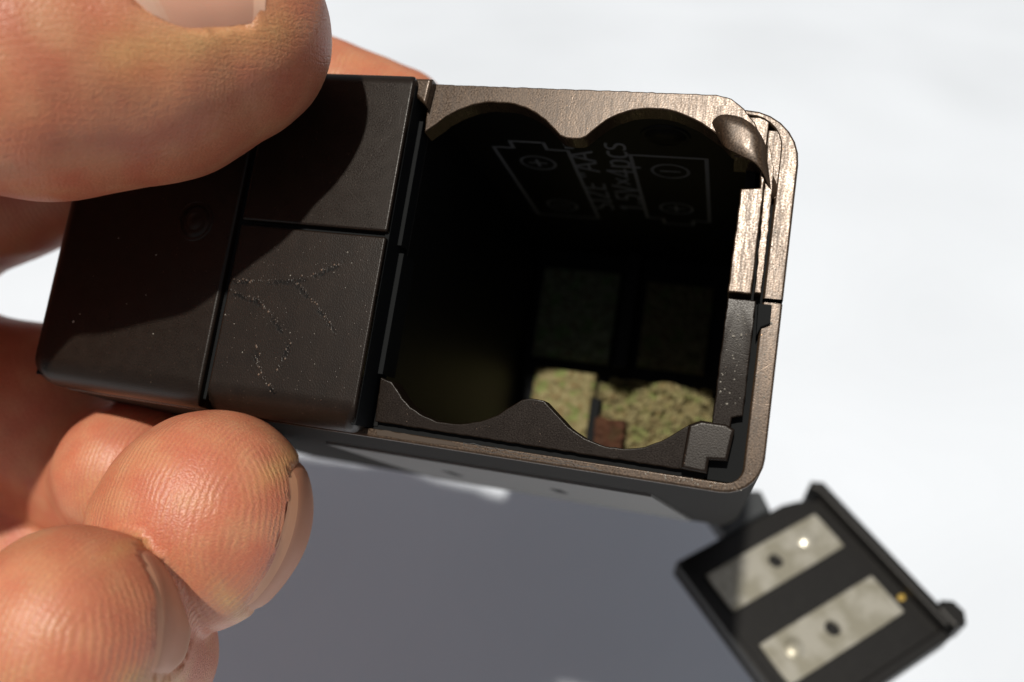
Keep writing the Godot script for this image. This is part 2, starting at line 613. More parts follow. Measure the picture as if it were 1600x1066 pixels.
func hand_mesh() -> ArrayMesh:
	var xs := axis_steps(-68.0, -8.0, -190.0, -6.0, 0.72)
	var ys := axis_steps(-58.0, 38.0, -92.0, 46.0, 0.72)
	var zs := axis_steps(-46.0, 36.0, -58.0, 48.0, 0.72)
	var nx := xs.size()
	var ny := ys.size()
	var nz := zs.size()
	var val := PackedFloat32Array()
	val.resize(nx * ny * nz)
	var cell := PackedInt32Array()
	cell.resize(nx * ny * nz)
	cell.fill(-1)
	var fn := FastNoiseLite.new()
	fn.seed = 5
	fn.frequency = 0.07
	fn.fractal_octaves = 3
	var fl := FastNoiseLite.new()
	fl.seed = 23
	fl.frequency = 0.11
	fl.fractal_octaves = 2
	var pos := PackedVector3Array()
	var nor := PackedVector3Array()
	var grp := PackedInt32Array()
	var tone := PackedColorArray()
	var blocks := []
	for bz in range(0, nz - 1, 8):
		for by in range(0, ny - 1, 8):
			for bx in range(0, nx - 1, 8):
				var lo := Vector3(xs[bx], ys[by], zs[bz])
				var hi := Vector3(xs[mini(bx + 8, nx - 1)], ys[mini(by + 8, ny - 1)], zs[mini(bz + 8, nz - 1)])
				var c := (lo + hi) * 0.5
				var half := (hi - lo).length() * 0.5
				var near := 1e6
				var ds := PackedFloat32Array()
				for i in ba.size():
					var d := bone_distance(c, i)
					ds.append(d)
					near = minf(near, d)
				if near > half + 1.0 or near < -half - 6.0:
					continue
				var list := PackedInt32Array()
				for i in ba.size():
					if ds[i] < near + 2.0 * half + 7.0:
						list.append(i)
				if absf(field(c, list, false)) > half + 1.0:
					continue
				blocks.append([bx, by, bz, list])
	var at := func(job: int) -> void:
		var b: Array = blocks[job]
		var list: PackedInt32Array = b[3]
		for z in range(b[2], mini(b[2] + 9, nz)):
			for y in range(b[1], mini(b[1] + 9, ny)):
				var row: int = (z * ny + y) * nx
				for x in range(b[0], mini(b[0] + 9, nx)):
					val[row + x] = field(Vector3(xs[x], ys[y], zs[z]), list)
	for j in blocks.size():
		at.call(j)
	for b in blocks:
		var list: PackedInt32Array = b[3]
		for z in range(b[2], mini(b[2] + 8, nz - 1)):
			for y in range(b[1], mini(b[1] + 8, ny - 1)):
				for x in range(b[0], mini(b[0] + 8, nx - 1)):
					var i0: int = (z * ny + y) * nx + x
					var neg := 0
					var d0 := val[i0]
					var d1 := val[i0 + 1]
					var d2 := val[i0 + nx]
					var d3 := val[i0 + nx + 1]
					var i1 := i0 + nx * ny
					var d4 := val[i1]
					var d5 := val[i1 + 1]
					var d6 := val[i1 + nx]
					var d7 := val[i1 + nx + 1]
					neg = int(d0 < 0) + int(d1 < 0) + int(d2 < 0) + int(d3 < 0) + int(d4 < 0) + int(d5 < 0) + int(d6 < 0) + int(d7 < 0)
					if neg == 0 or neg == 8:
						continue
					var ds := [d0, d1, d2, d3, d4, d5, d6, d7]
					var sum := Vector3()
					var k := 0
					for e in EDGES:
						var p: float = ds[e[0]]
						var q: float = ds[e[1]]
						if (p < 0.0) != (q < 0.0):
							var t := p / (p - q)
							sum += Vector3(e[2], e[3], e[4]) + Vector3(e[5], e[6], e[7]) * t
							k += 1
					sum /= k
					var w := Vector3(lerpf(xs[x], xs[x + 1], sum.x), lerpf(ys[y], ys[y + 1], sum.y), lerpf(zs[z], zs[z + 1], sum.z))
					var f := field(w, list)
					var e1 := 0.12
					var gr := Vector3(field(w + Vector3(e1, 0, 0), list) - f, field(w + Vector3(0, e1, 0), list) - f, field(w + Vector3(0, 0, e1), list) - f)
					gr = gr.normalized()
					w -= gr * clampf(f, -0.3, 0.3)
					# slight unevenness of flesh
					var lump := 0.22 * fl.get_noise_3dv(w)
					var tilt := Vector3(fl.get_noise_3dv(w + Vector3(0.5, 0, 0)), fl.get_noise_3dv(w + Vector3(0, 0.5, 0)), fl.get_noise_3dv(w + Vector3(0, 0, 0.5))) * 0.44 - Vector3.ONE * lump * 2.0
					w += gr * lump
					gr = (gr - tilt + gr * gr.dot(tilt)).normalized()
					cell[i0] = pos.size()
					pos.append(w)
					nor.append(gr)
					var who := 9
					var best := 1e6
					for i in list:
						var dd := bone_distance(w, i)
						if dd < best:
							best = dd
							who = bg[i]
					grp.append(who)
					tone.append(skin_tone(w, who, fn))
	var sh := [Shape.new(), Shape.new()]
	for b in blocks:
		for z in range(maxi(b[2], 1), mini(b[2] + 8, nz - 1)):
			for y in range(maxi(b[1], 1), mini(b[1] + 8, ny - 1)):
				for x in range(maxi(b[0], 1), mini(b[0] + 8, nx - 1)):
					var i0: int = (z * ny + y) * nx + x
					var s0 := val[i0] < 0
					if s0 != (val[i0 + 1] < 0):
						emit(sh, pos, nor, grp, tone, cell[i0], cell[i0 - nx], cell[i0 - nx - nx * ny], cell[i0 - nx * ny])
					if s0 != (val[i0 + nx] < 0):
						emit(sh, pos, nor, grp, tone, cell[i0], cell[i0 - 1], cell[i0 - 1 - nx * ny], cell[i0 - nx * ny])
					if s0 != (val[i0 + nx * ny] < 0):
						emit(sh, pos, nor, grp, tone, cell[i0], cell[i0 - 1], cell[i0 - 1 - nx], cell[i0 - nx])
	var m: ArrayMesh = sh[0].mesh()
	sh[1].mesh(m)
	m.surface_set_material(0, skin_ridged)
	m.surface_set_material(1, skin_lined)
	return m

const EDGES := [[0, 1, 0, 0, 0, 1, 0, 0], [2, 3, 0, 1, 0, 1, 0, 0], [4, 5, 0, 0, 1, 1, 0, 0], [6, 7, 0, 1, 1, 1, 0, 0],
	[0, 2, 0, 0, 0, 0, 1, 0], [1, 3, 1, 0, 0, 0, 1, 0], [4, 6, 0, 0, 1, 0, 1, 0], [5, 7, 1, 0, 1, 0, 1, 0],
	[0, 4, 0, 0, 0, 0, 0, 1], [1, 5, 1, 0, 0, 0, 0, 1], [2, 6, 0, 1, 0, 0, 0, 1], [3, 7, 1, 1, 0, 0, 0, 1]]

func emit(sh: Array, pos: PackedVector3Array, nor: PackedVector3Array, grp: PackedInt32Array, tone: PackedColorArray, a: int, b: int, c: int, d: int) -> void:
	if a < 0 or b < 0 or c < 0 or d < 0:
		return
	var s: Shape = sh[0] if grp[a] in [1, 2, 3, 4] else sh[1]
	for t in [[a, b, c], [a, c, d]]:
		var k := s.v.size()
		var i: int = t[0]
		var j: int = t[1]
		var l: int = t[2]
		s.tri(pos[i], pos[j], pos[l], nor[i], nor[j], nor[l])
		if s.v.size() == k:
			continue
		s.c[k] = tone[i]
		if s.v[k + 1].is_equal_approx(pos[j] * 0.001):
			s.c[k + 1] = tone[j]
			s.c[k + 2] = tone[l]
		else:
			s.c[k + 1] = tone[l]
			s.c[k + 2] = tone[j]

func nail_frame(group: int, center: Vector3, axis: Vector3, dorsal: Vector3, half_deg: float, a0: float, a1: float, bow: float, deep: float) -> void:
	var a := axis.normalized()
	var n := (dorsal - a * dorsal.dot(a)).normalized()
	nails.append({"group": group, "c": center, "a": a, "n": n, "b": a.cross(n), "half": deg_to_rad(half_deg), "a0": a0, "a1": a1, "bow": bow, "deep": deep})

# a nail plate laid on the finger: a bent sheet with a free edge 0.5 mm thick
func nail_plate(nl: Dictionary, lift: float, free: float, bed: Color) -> Shape:
	var list := PackedInt32Array()
	for i in ba.size():
		if bg[i] == nl.group:
			list.append(i)
	var s := Shape.new()
	var ni := 24
	var nj := 20
	var p := []
	var r := []
	for j in nj + 1:
		var row := PackedVector3Array()
		var nrow := PackedVector3Array()
		for i in ni + 1:
			var e := -1.0 + 2.0 * i / ni
			var tip: float = nl.a1 + free - nl.bow * e * e
			var root: float = nl.a0 + 2.2 * e * e
			var along := lerpf(root, tip, float(j) / nj)
			var ang: float = e * nl.half * (0.72 + 0.28 * smoothstep(nl.a0, nl.a0 + 6.0, along))
			var dir: Vector3 = nl.n * cos(ang) + nl.b * sin(ang)
			var flat_along := minf(along, nl.a1 - nl.bow * e * e - 0.5)
			var q: Vector3 = nl.c + nl.a * flat_along + dir * 15.0
			for step in 12:
				q -= dir * (field(q, list, false) * 0.9)
			var edge := minf(minf(1.0 - absf(e), 0.12) / 0.12, minf(float(j) / nj, 0.1) / 0.1)
			if free <= 0.0:
				edge = minf(edge, minf(1.0 - float(j) / nj, 0.07) / 0.07)
			q += dir * (lift - 0.35 * (1.0 - edge)) + nl.a * (along - flat_along)
			row.append(q)
			nrow.append(dir)
		p.append(row)
		r.append(nrow)
	for j in nj + 1:
		for i in ni + 1:
			var du: Vector3 = p[j][mini(i + 1, ni)] - p[j][maxi(i - 1, 0)]
			var dv: Vector3 = p[mini(j + 1, nj)][i] - p[maxi(j - 1, 0)][i]
			var g := du.cross(dv).normalized()
			r[j][i] = g if g.dot(r[j][i]) > 0 else -g
	for j in nj:
		for i in ni:
			# pink bed, pale moon at the root, pale free edge
			var t := float(j) / nj
			s.tint = bed.lerp(Color(bed.r * 1.35, bed.g * 1.5, bed.b * 1.5), smoothstep(0.86, 0.91, t)).lerp(Color(bed.r * 1.05, bed.g * 1.25, bed.b * 1.3), smoothstep(0.22, 0.1, t))
			s.quad(p[j][i], p[j][i + 1], p[j + 1][i + 1], p[j + 1][i], r[j][i], r[j][i + 1], r[j + 1][i + 1], r[j + 1][i])
	s.tint = Color(0.62, 0.46, 0.28) if free > 0.3 else Color(0.52, 0.30, 0.18)
	for i in (ni if free > 0.0 else 0):
		var a: Vector3 = p[nj][i]
		var b: Vector3 = p[nj][i + 1]
		var da: Vector3 = r[nj][i] * (0.2 if free > 0.3 else 0.3)
		var db: Vector3 = r[nj][i + 1] * (0.2 if free > 0.3 else 0.3)
		s.quad(a, b, b - db, a - da, nl.a, nl.a, nl.a, nl.a)
		if free > 0.3:
			s.quad(a - da, b - db, b - db - nl.a * (free + 0.4), a - da - nl.a * (free + 0.4), -r[nj][i], -r[nj][i + 1], -r[nj][i + 1], -r[nj][i])
	return s

# ------------------------------------------------------------------ the scene
func _ready() -> void:
	rng.seed = 20
	# camera: 53 degrees down, 250 mm above the table, focused on the battery opening
	var cam := Camera3D.new()
	cam.name = "camera"
	cam.position = Vector3(0, 0.250, 0)
	cam.rotation_degrees = Vector3(-53, 0, 0)
	cam.fov = 44.58
	cam.near = 0.005
	cam.far = 20.0
	var lens := CameraAttributesPhysical.new()
	lens.frustum_focal_length = 29.27
	lens.exposure_aperture = 20.0
	lens.frustum_focus_distance = 0.0765
	lens.frustum_near = 0.005
	lens.frustum_far = 20.0
	cam.attributes = lens
	add_child(cam)
	cam.current = true

	var env := Environment.new()
	env.background_mode = Environment.BG_SKY
	var sky := ProceduralSkyMaterial.new()
	sky.sky_top_color = Color(0.25, 0.25, 0.265).linear_to_srgb()
	sky.sky_horizon_color = Color(0.42, 0.415, 0.41).linear_to_srgb()
	sky.sky_curve = 0.16
	sky.ground_bottom_color = Color(0.10, 0.09, 0.08).linear_to_srgb()
	sky.ground_horizon_color = Color(0.30, 0.31, 0.31).linear_to_srgb()
	sky.sky_energy_multiplier = 0.85
	env.sky = Sky.new()
	env.sky.sky_material = sky
	env.tonemap_mode = Environment.TONE_MAPPER_LINEAR
	env.tonemap_exposure = 1.03
	env.sdfgi_enabled = true
	env.ssao_enabled = true
	env.ssil_enabled = true
	var we := WorldEnvironment.new()
	we.name = "world_environment"
	we.environment = env
	add_child(we)

	var sun := DirectionalLight3D.new()
	sun.name = "sun"
	sun.light_energy = 1.15
	sun.light_color = Color(1.0, 0.97, 0.92)
	sun.light_angular_distance = 1.5
	sun.shadow_enabled = true
	add_child(sun)
	sun.look_at_from_position(Vector3.ZERO, Vector3(0.199, -0.972, -0.120), Vector3(0, 0, -1))

	build_table()
	var frame := Transform3D(Basis(Vector3(0.9582, 0.14095, 0.24898), Vector3(0.15314, 0.4824, -0.86246), Vector3(-0.24167, 0.86454, 0.44065)).orthonormalized(), Vector3(5.26, 192.89, -50.55) * MM)
	build_flash(frame)
	build_door()
	build_hand(frame)

func build_table() -> void:
	# a smooth white board; its far part is sloped away from the sun to darken it
	var s := Shape.new()
	var rows := []
	for j in 81:
		var z := 420.0 - 1500.0 * j / 80.0
		var ps := PackedVector3Array()
		var ns := PackedVector3Array()
		for i in 41:
			var x := -800.0 + 1600.0 * i / 40.0
			ps.append(Vector3(x, sag(x, z), z))
			var gx := (sag(x + 1, z) - sag(x - 1, z)) * 0.5
			var gz := (sag(x, z + 1) - sag(x, z - 1)) * 0.5
			ns.append(Vector3(-gx, 1, -gz).normalized())
		rows.append([ps, ns])
	s.loft(rows, false)
	var under := Vector3(0, -1, 0)
	s.quad(Vector3(-800, -320, 420), Vector3(800, -320, 420), Vector3(800, -320, -1080), Vector3(-800, -320, -1080), under, under, under, under)
	var n := 256
	var a := noise_bytes(n, 0.008, 3, 91)
	var col := PackedByteArray()
	col.resize(n * n * 3)
	for i in n * n:
		var k := a[i] / 255.0
		col[i * 3] = int(240 + 10 * k)
		col[i * 3 + 1] = int(241 + 10 * k)
		col[i * 3 + 2] = int(243 + 10 * k)
	var m := StandardMaterial3D.new()
	m.albedo_color = Color(0.745, 0.80, 0.875).linear_to_srgb()
	m.albedo_texture = image_texture(Vector2i(n, n), col)
	m.roughness = 0.9
	m.metallic_specular = 0.15
	triplanar(m, 400.0)
	var o := part("table_top", s, m, self)
	o.set_meta("kind", "structure")
	o.set_meta("label", "smooth white table surface under the hand, blurred and partly in shadow")

func sag(x: float, z: float) -> float:
	var t := clampf((-z - 150.0) / 270.0, 0.0, 1.0)
	var fall := 270.0 * (t * t * t - 0.5 * t * t * t * t) + maxf(0.0, -z - 420.0)
	return -0.30 * fall + 0.8 * sin(x * 0.012 + 1.0) * t + 0.5 * sin(x * 0.03 - z * 0.021)

# ------------------------------------------------------------------ the flash with its open battery compartment
func build_flash(frame: Transform3D) -> void:
	var f := thing("camera_flash", "scuffed black plastic camera flash with its empty battery compartment open, gripped by the hand", "camera flash", frame)
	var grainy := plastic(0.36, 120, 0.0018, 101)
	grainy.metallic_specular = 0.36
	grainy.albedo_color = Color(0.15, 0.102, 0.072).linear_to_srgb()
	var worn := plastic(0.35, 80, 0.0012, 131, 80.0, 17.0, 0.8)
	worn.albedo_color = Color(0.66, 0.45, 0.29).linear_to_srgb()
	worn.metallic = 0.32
	var inner := plain(Color(0.008, 0.008, 0.008), 0.48)
	inner.metallic_specular = 0.25
	var dark := plain(Color(0.010, 0.011, 0.012), 0.7)
	dark.metallic_specular = 0.2

	var matte := plain(Color(0.022, 0.020, 0.018), 0.8)
	matte.metallic_specular = 0.2
	# outer shell in two halves with a seam between them; its underside flares towards the back
	for half in 2:
		var rings := []
		var prof := [[100.0, 0.0, 0.0], [58.0, 0.0, 0.0], [1.25, 0.0, 0.0], [1.07, 0.07, 45.0], [1.0, 0.25, 90.0], [1.0, 1.75, 90.0], [1.35, 2.0, 30.0], [6.0, 2.0, 0.0]]
		for q in prof:
			var w: float = q[0]
			var inset: float = q[1]
			var flare: float = 0.09 * (minf(w, 58.0) - 1.0) if inset == 0.0 else 0.0
			var o := rounded(-55.0 + inset, 18.8 - inset * 0.85, -17.3 - flare + inset * (0.43 if inset > 0.5 else 1.0), 17.2 - inset * (0.25 if inset > 0.5 else 1.0), [maxf(0.4, 3.2 - inset), maxf(0.6, 3.4 - inset), maxf(1.0, 5.0 - inset), maxf(0.4, 3.0 - inset)])
			var ps := PackedVector3Array()
			var ns := PackedVector3Array()
			var pick: Array = range(16, 32) if half == 0 else range(0, 16)
			var first := Vector2(o[0][16].x, -0.12) if half == 0 else Vector2(o[0][0].x, -0.5)
			var last := Vector2(o[0][31].x, -0.12) if half == 0 else Vector2(o[0][15].x, -0.5)
			var th := deg_to_rad(q[2])
			if inset >= 2.0:
				th = PI - th
			ps.append(z3(first, w))
			ns.append(Vector3(cos(th) * (1.0 if half == 0 else -1.0), 0, sin(th)))
			for i in pick:
				ps.append(z3(o[0][i], w))
				ns.append(Vector3(o[1][i].x * cos(th), o[1][i].y * cos(th), sin(th)))
			ps.append(z3(last, w))
			ns.append(Vector3(cos(th) * (-1.0 if half == 0 else 1.0), 0, sin(th)))
			rings.append([ps, ns])
		var barrel := Shape.new()
		barrel.loft(rings.slice(0, 3), false)
		var s := Shape.new()
		s.loft(rings.slice(2), false)
		part("upper_body" if half == 0 else "lower_body", barrel, matte, f)
		part("upper_shell" if half == 0 else "lower_shell", s, worn, f)
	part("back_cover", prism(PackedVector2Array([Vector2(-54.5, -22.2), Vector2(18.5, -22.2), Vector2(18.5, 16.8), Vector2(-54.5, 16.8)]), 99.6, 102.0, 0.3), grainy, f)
	# core behind the front cover, so that its grooves have a dark floor
	part("core", block(-54.2, -17.75, -16.2, 17.2, -1.7, 3.0, 0.2), dark, f)

	# rim of the compartment, two halves that meet at the seam
	var up := [Vector2(-16.9, 18.1), Vector2(-16.6, 13.0), Vector2(-15.9, 13.6), Vector2(-14.7, 14.7), Vector2(-13.4, 15.5), Vector2(-12.0, 16.1), Vector2(-10.5, 16.4), Vector2(-9.1, 16.4), Vector2(-7.8, 16.3), Vector2(-6.7, 16.0), Vector2(-5.6, 15.5), Vector2(-4.5, 14.8), Vector2(-3.6, 14.0), Vector2(-2.9, 13.35), Vector2(-2.3, 13.15), Vector2(-1.6, 13.1), Vector2(-0.9, 13.15), Vector2(-0.4, 13.4), Vector2(0.5, 14.35), Vector2(1.3, 15.1), Vector2(2.3, 15.7), Vector2(3.6, 16.2), Vector2(4.9, 16.4), Vector2(6.4, 16.4), Vector2(7.7, 16.15), Vector2(8.9, 15.7), Vector2(10.0, 15.2), Vector2(11.1, 14.5), Vector2(12.1, 13.8), Vector2(13.0, 12.9), Vector2(15.5, 12.6), Vector2(15.75, 9.5), Vector2(14.15, 9.3), Vector2(14.15, 6.0), Vector2(14.1, 1.8), Vector2(14.1, -0.15), Vector2(16.1, -0.1), Vector2(16.1, 11.5), Vector2(15.6, 13.6), Vector2(14.7, 15.5), Vector2(13.6, 16.8), Vector2(12.4, 17.7), Vector2(11.0, 18.05)]
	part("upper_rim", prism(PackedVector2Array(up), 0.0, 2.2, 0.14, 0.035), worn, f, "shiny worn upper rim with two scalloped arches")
	var lo := [Vector2(-17.0, -15.75), Vector2(-17.0, -11.5), Vector2(-15.8, -11.8), Vector2(-15.1, -12.5), Vector2(-14.5, -13.2), Vector2(-13.6, -13.9), Vector2(-12.5, -14.4), Vector2(-10.7, -14.9), Vector2(-8.5, -14.8), Vector2(-6.6, -14.3), Vector2(-5.0, -13.5), Vector2(-3.8, -12.5), Vector2(-2.9, -11.8), Vector2(-2.1, -11.55), Vector2(-0.8, -11.6), Vector2(0.2, -12.4), Vector2(1.7, -13.6), Vector2(3.3, -14.4), Vector2(5.2, -14.85), Vector2(7.0, -14.8), Vector2(8.7, -14.4), Vector2(10.0, -13.7), Vector2(11.4, -12.6), Vector2(12.3, -11.9), Vector2(13.4, -11.55), Vector2(14.1, -11.5), Vector2(14.15, -0.6), Vector2(16.55, -0.65), Vector2(16.6, -10.6), Vector2(15.7, -10.9), Vector2(15.7, -12.2), Vector2(14.3, -12.8), Vector2(14.2, -15.9)]
	var lower := prism(PackedVector2Array(lo), 0.05, 2.4, 0.14, 0.035)  # darker plastic and a sloped face stand in for shade on this half
	for i in lower.v.size():
		var y := lower.v[i].y * 1000.0
		lower.v[i].z -= maxf(0.0, -3.5 - y) * 0.095 * MM
		if lower.n[i].z > 0.1 and y < -3.5:
			lower.n[i] = (lower.n[i] + Vector3(0, -0.095, 0)).normalized()
	part("lower_rim", lower, grainy, f, "lower rim with two scalloped dips, its shade put into colour and slope")
	# narrow ledges between the rim and the shell
	part("sliding_ridge", prism(PackedVector2Array([Vector2(16.32, 0.1), Vector2(16.9, 0.1), Vector2(16.85, 8.0), Vector2(16.7, 11.6), Vector2(16.3, 13.2), Vector2(15.9, 13.9), Vector2(16.1, 11.5)]), 0.25, 2.5, 0.08, 0.05), worn, f)
	part("rim_bed", block(14.2, 17.6, -16.4, 9.2, 2.1, 5.0, 0.1), dark, f)
	part("rim_bed", block(15.9, 17.5, 9.0, 15.4, 1.25, 5.0, 0.1), worn, f)
	part("rim_bed", block(13.2, 15.9, 12.7, 16.6, 1.3, 5.0, 0.1), worn, f)
	part("rim_bed", block(-17.5, 14.0, -17.0, -15.1, 2.1, 5.0, 0.1), dark, f)
	part("corner_stop", prism(PackedVector2Array([Vector2(16.75, -0.75), Vector2(17.9, -0.75), Vector2(17.95, -2.4), Vector2(17.2, -2.8), Vector2(16.9, -3.6)]), 0.55, 2.6, 0.1), dark, f)
	# the two catches at the right-hand corners
	# the upper catch is a thin hood that rises from the rim, rounds the corner and ends in a tip
	var tops := [Vector3(10.9, 15.3, 0.02), Vector3(11.7, 15.75, -0.8), Vector3(13.3, 15.55, -1.0), Vector3(14.5, 14.85, -1.0), Vector3(15.3, 13.9, -0.75), Vector3(15.9, 12.8, 0.05), Vector3(16.35, 11.6, 0.6), Vector3(16.6, 10.6, 0.9)]
	var lows := [Vector3(11.9, 13.45, 0.02), Vector3(12.5, 12.75, -0.75), Vector3(13.8, 12.05, -1.0), Vector3(15.0, 11.5, -1.0), Vector3(15.8, 10.8, -0.7), Vector3(16.4, 9.95, -0.1), Vector3(16.75, 9.35, 0.3), Vector3(16.9, 9.0, 0.9)]
	var hood: Array[PackedVector3Array] = []
	for k in 9:
		hood.append(PackedVector3Array())
	for i in 43:
		var e := i / 42.0 * 7.0
		var j := mini(int(e), 6)
		var t := e - j
		var hi: Vector3 = tops[j].cubic_interpolate(tops[j + 1], tops[maxi(j - 1, 0)], tops[mini(j + 2, 7)], t)
		var lw: Vector3 = lows[j].cubic_interpolate(lows[j + 1], lows[maxi(j - 1, 0)], lows[mini(j + 2, 7)], t)
		var out := Vector2(hi.x - 12.5, hi.y - 11.0).normalized()
		var sec := [Vector3(hi.x + out.x * 0.25, hi.y + out.y * 0.25, 0.9), Vector3(hi.x + out.x * 0.22, hi.y + out.y * 0.22, lerpf(hi.z, 0.9, 0.3)), hi, hi.lerp(lw, 0.3) - Vector3(0, 0, 0.06), hi.lerp(lw, 0.7) - Vector3(0, 0, 0.06), lw, lw + Vector3(-out.x * 0.1, -out.y * 0.1, 0.18), lw + Vector3(out.x * 0.2, out.y * 0.2, 0.5), lw + Vector3(out.x * 0.9, out.y * 0.9, 1.4)]
		for k in 9:
			hood[k].append(Vector3(sec[k].x, sec[k].y, -sec[k].z))
	var hr := []
	for k in 9:
		var ns := PackedVector3Array()
		for i in 43:
			var du := hood[k][mini(i + 1, 42)] - hood[k][maxi(i - 1, 0)]
			var dv := hood[mini(k + 1, 8)][i] - hood[maxi(k - 1, 0)][i]
			ns.append(dv.cross(du).normalized())
		hr.append([hood[k], ns])
	var hs := Shape.new()
	hs.loft(hr, false)
	part("door_catch", hs, worn, f, "curved hood-shaped catch at the top right corner")
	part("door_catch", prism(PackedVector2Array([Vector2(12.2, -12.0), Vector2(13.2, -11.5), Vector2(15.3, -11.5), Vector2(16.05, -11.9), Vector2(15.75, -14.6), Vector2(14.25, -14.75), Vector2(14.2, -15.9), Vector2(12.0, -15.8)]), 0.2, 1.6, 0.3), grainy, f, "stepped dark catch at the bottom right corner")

	# rusty and whitened scuffs left on the lower edge of the shell
	var rust := plain(Color(0.035, 0.019, 0.008), 0.6)
	part("rust_stain", prism(PackedVector2Array([Vector2(-16.6, -16.45), Vector2(-9.0, -16.5), Vector2(-8.0, -16.85), Vector2(-11.0, -17.0), Vector2(-16.4, -17.02)]), 0.955, 1.2, 0.03, 0.05), rust, f)
	var scuff := plain(Color(0.10, 0.105, 0.11), 0.7)
	part("scuff_mark", prism(PackedVector2Array([Vector2(-7.8, -16.45), Vector2(1.8, -16.7), Vector2(5.5, -16.95), Vector2(-2.0, -17.0), Vector2(-7.7, -16.8)]), 0.96, 1.2, 0.03, 0.12), scuff, f)

	# front cover: end piece and two square panels, divided by grooves
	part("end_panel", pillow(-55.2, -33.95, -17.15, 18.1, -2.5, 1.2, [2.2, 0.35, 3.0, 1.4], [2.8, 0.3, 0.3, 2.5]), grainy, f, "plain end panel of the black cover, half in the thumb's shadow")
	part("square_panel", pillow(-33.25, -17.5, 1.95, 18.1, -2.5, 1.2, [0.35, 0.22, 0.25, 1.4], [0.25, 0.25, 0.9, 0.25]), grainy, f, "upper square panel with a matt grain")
	part("square_panel", pillow(-33.25, -17.5, -17.15, 1.45, -2.5, 1.2, [0.35, 0.22, 3.0, 0.25], [0.25, 1.6, 0.25, 0.25]), scarred_panel(), f, "lower square panel with a forked scar and pale specks")
	var boss := Shape.new()
	var br := []
	for q in [[2.05, -2.45, 0.0], [2.05, -2.56, 0.6], [1.9, -2.64, 1.0], [1.75, -2.62, 0.9], [1.6, -2.52, 0.6], [1.0, -2.515, 1.0], [0.8, -2.7, 0.7], [0.02, -2.78, 1.0]]:
		var ps := PackedVector3Array()
		var ns := PackedVector3Array()
		for i in 28:
			var a := TAU * i / 28
			ps.append(Vector3(-38.4 + cos(a) * q[0], 1.3 + sin(a) * q[0], -q[1]))
			ns.append(Vector3(cos(a) * (1.0 - q[2]), sin(a) * (1.0 - q[2]), q[2]).normalized())
		br.append([ps, ns])
	boss.loft(br, true)
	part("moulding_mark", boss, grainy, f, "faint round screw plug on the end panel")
	# side wall and ledges in the slot beside the rim
	part("slot_wall", block(-17.95, -17.45, -16.4, 17.0, -1.9, 4.0, 0.1), dark, f)
	part("slot_ledge", block(-17.5, -17.0, 1.4, 14.2, 0.2, 4.0, 0.04), dark, f)
	part("slot_ledge", block(-17.5, -16.9, -11.2, 0.8, 0.9, 4.0, 0.04), dark, f)
	part("slot_bridge", prism(PackedVector2Array([Vector2(-18.0, 16.4), Vector2(-16.4, 15.2), Vector2(-16.2, 18.05), Vector2(-18.0, 18.05)]), -1.3, 2.0, 0.35), worn, f)

	# lint and grit caught on the edges: too small to count
	var lint := Shape.new()
	for i in 120:
		var c: Vector3
		var kind := rng.randf()
		if kind < 0.45:
			var e := rng.randf()
			c = Vector3(rng.randf_range(17.2, 18.4), lerpf(-15.5, 9.0, e), -0.93) if rng.randf() < 0.6 else Vector3(rng.randf_range(8.0, 17.5), rng.randf_range(-16.9, -16.5), -0.93)
		elif kind < 0.7:
			c = Vector3(rng.randf_range(14.4, 16.3), rng.randf_range(-10.0, -1.5), 0.02)
			c.z = -(0.05 + maxf(0.0, -3.5 - c.y) * 0.095) + 0.02
		else:
			c = Vector3(rng.randf_range(-52.0, -18.0), rng.randf_range(-14.0, 0.5), 2.52)
		var r := rng.randf_range(0.03, 0.085) * (1.8 if rng.randf() < 0.06 else 1.0)
		var turn := rng.randf() * TAU
		var ring: Array[Vector3] = []
		for k in 5:
			var a := turn + TAU * k / 5
			ring.append(c + Vector3(cos(a) * r * rng.randf_range(0.6, 1.3), sin(a) * r * rng.randf_range(0.6, 1.3), 0))
		for k in 5:
			var top := c + Vector3(0, 0, r * 0.9)
			lint.flat(ring[k], ring[(k + 1) % 5], top, ((ring[k] - c) + (ring[(k + 1) % 5] - c) + Vector3(0, 0, r * 1.2)).normalized())
	part("lint", lint, plain(Color(0.36, 0.34, 0.30), 0.7), f).set_meta("kind", "stuff")

	# inside of the compartment
	part("compartment_wall", block(-17.9, -16.95, -16.2, 17.0, 2.0, 55.0, 0.05), inner, f)
	part("compartment_wall", block(14.35, 15.3, -16.2, 17.0, 4.6, 55.0, 0.05), inner, f)
	var roof := part("compartment_wall", block(-16.95, 14.35, 16.5, 17.0, 2.0, 55.0, 0.05), inner, f, "compartment wall printed with battery symbols and lettering")
	part("compartment_wall", block(-16.95, 14.35, -16.2, -15.0, 2.3, 55.0, 0.05), inner, f)
	part("compartment_wall", block(-17.9, 15.3, -16.2, 17.0, 55.0, 57.0, 0.05), dark, f)
	part("divider", block(-2.4, -0.2, -1.6, 16.4, 51.0, 54.9, 0.3), inner, f)
	var rusty := corroded()
	var dull := corroded()
	var faint := corroded()
	faint.albedo_color = Color(0.42, 0.44, 0.46).linear_to_srgb()
	dull.albedo_color = Color(0.55, 0.75, 1.0).linear_to_srgb()
	part("battery_contact", block(-15.6, -3.4, -1.0, 13.4, 53.4, 54.4, 0.3), dull, f)
	part("battery_contact", block(0.9, 11.0, -0.8, 12.6, 53.4, 54.4, 0.3), faint, f)
	part("battery_contact", block(-14.6, -4.8, -14.9, -2.7, 52.4, 54.4, 1.1), rusty, f, "corroded yellow contact plate, lower left")
	# lumpy crust on the lower right contact
	var fn := FastNoiseLite.new()
	fn.seed = 9
	fn.frequency = 0.28
	fn.fractal_octaves = 3
	var crust := Shape.new()
	var rows := []
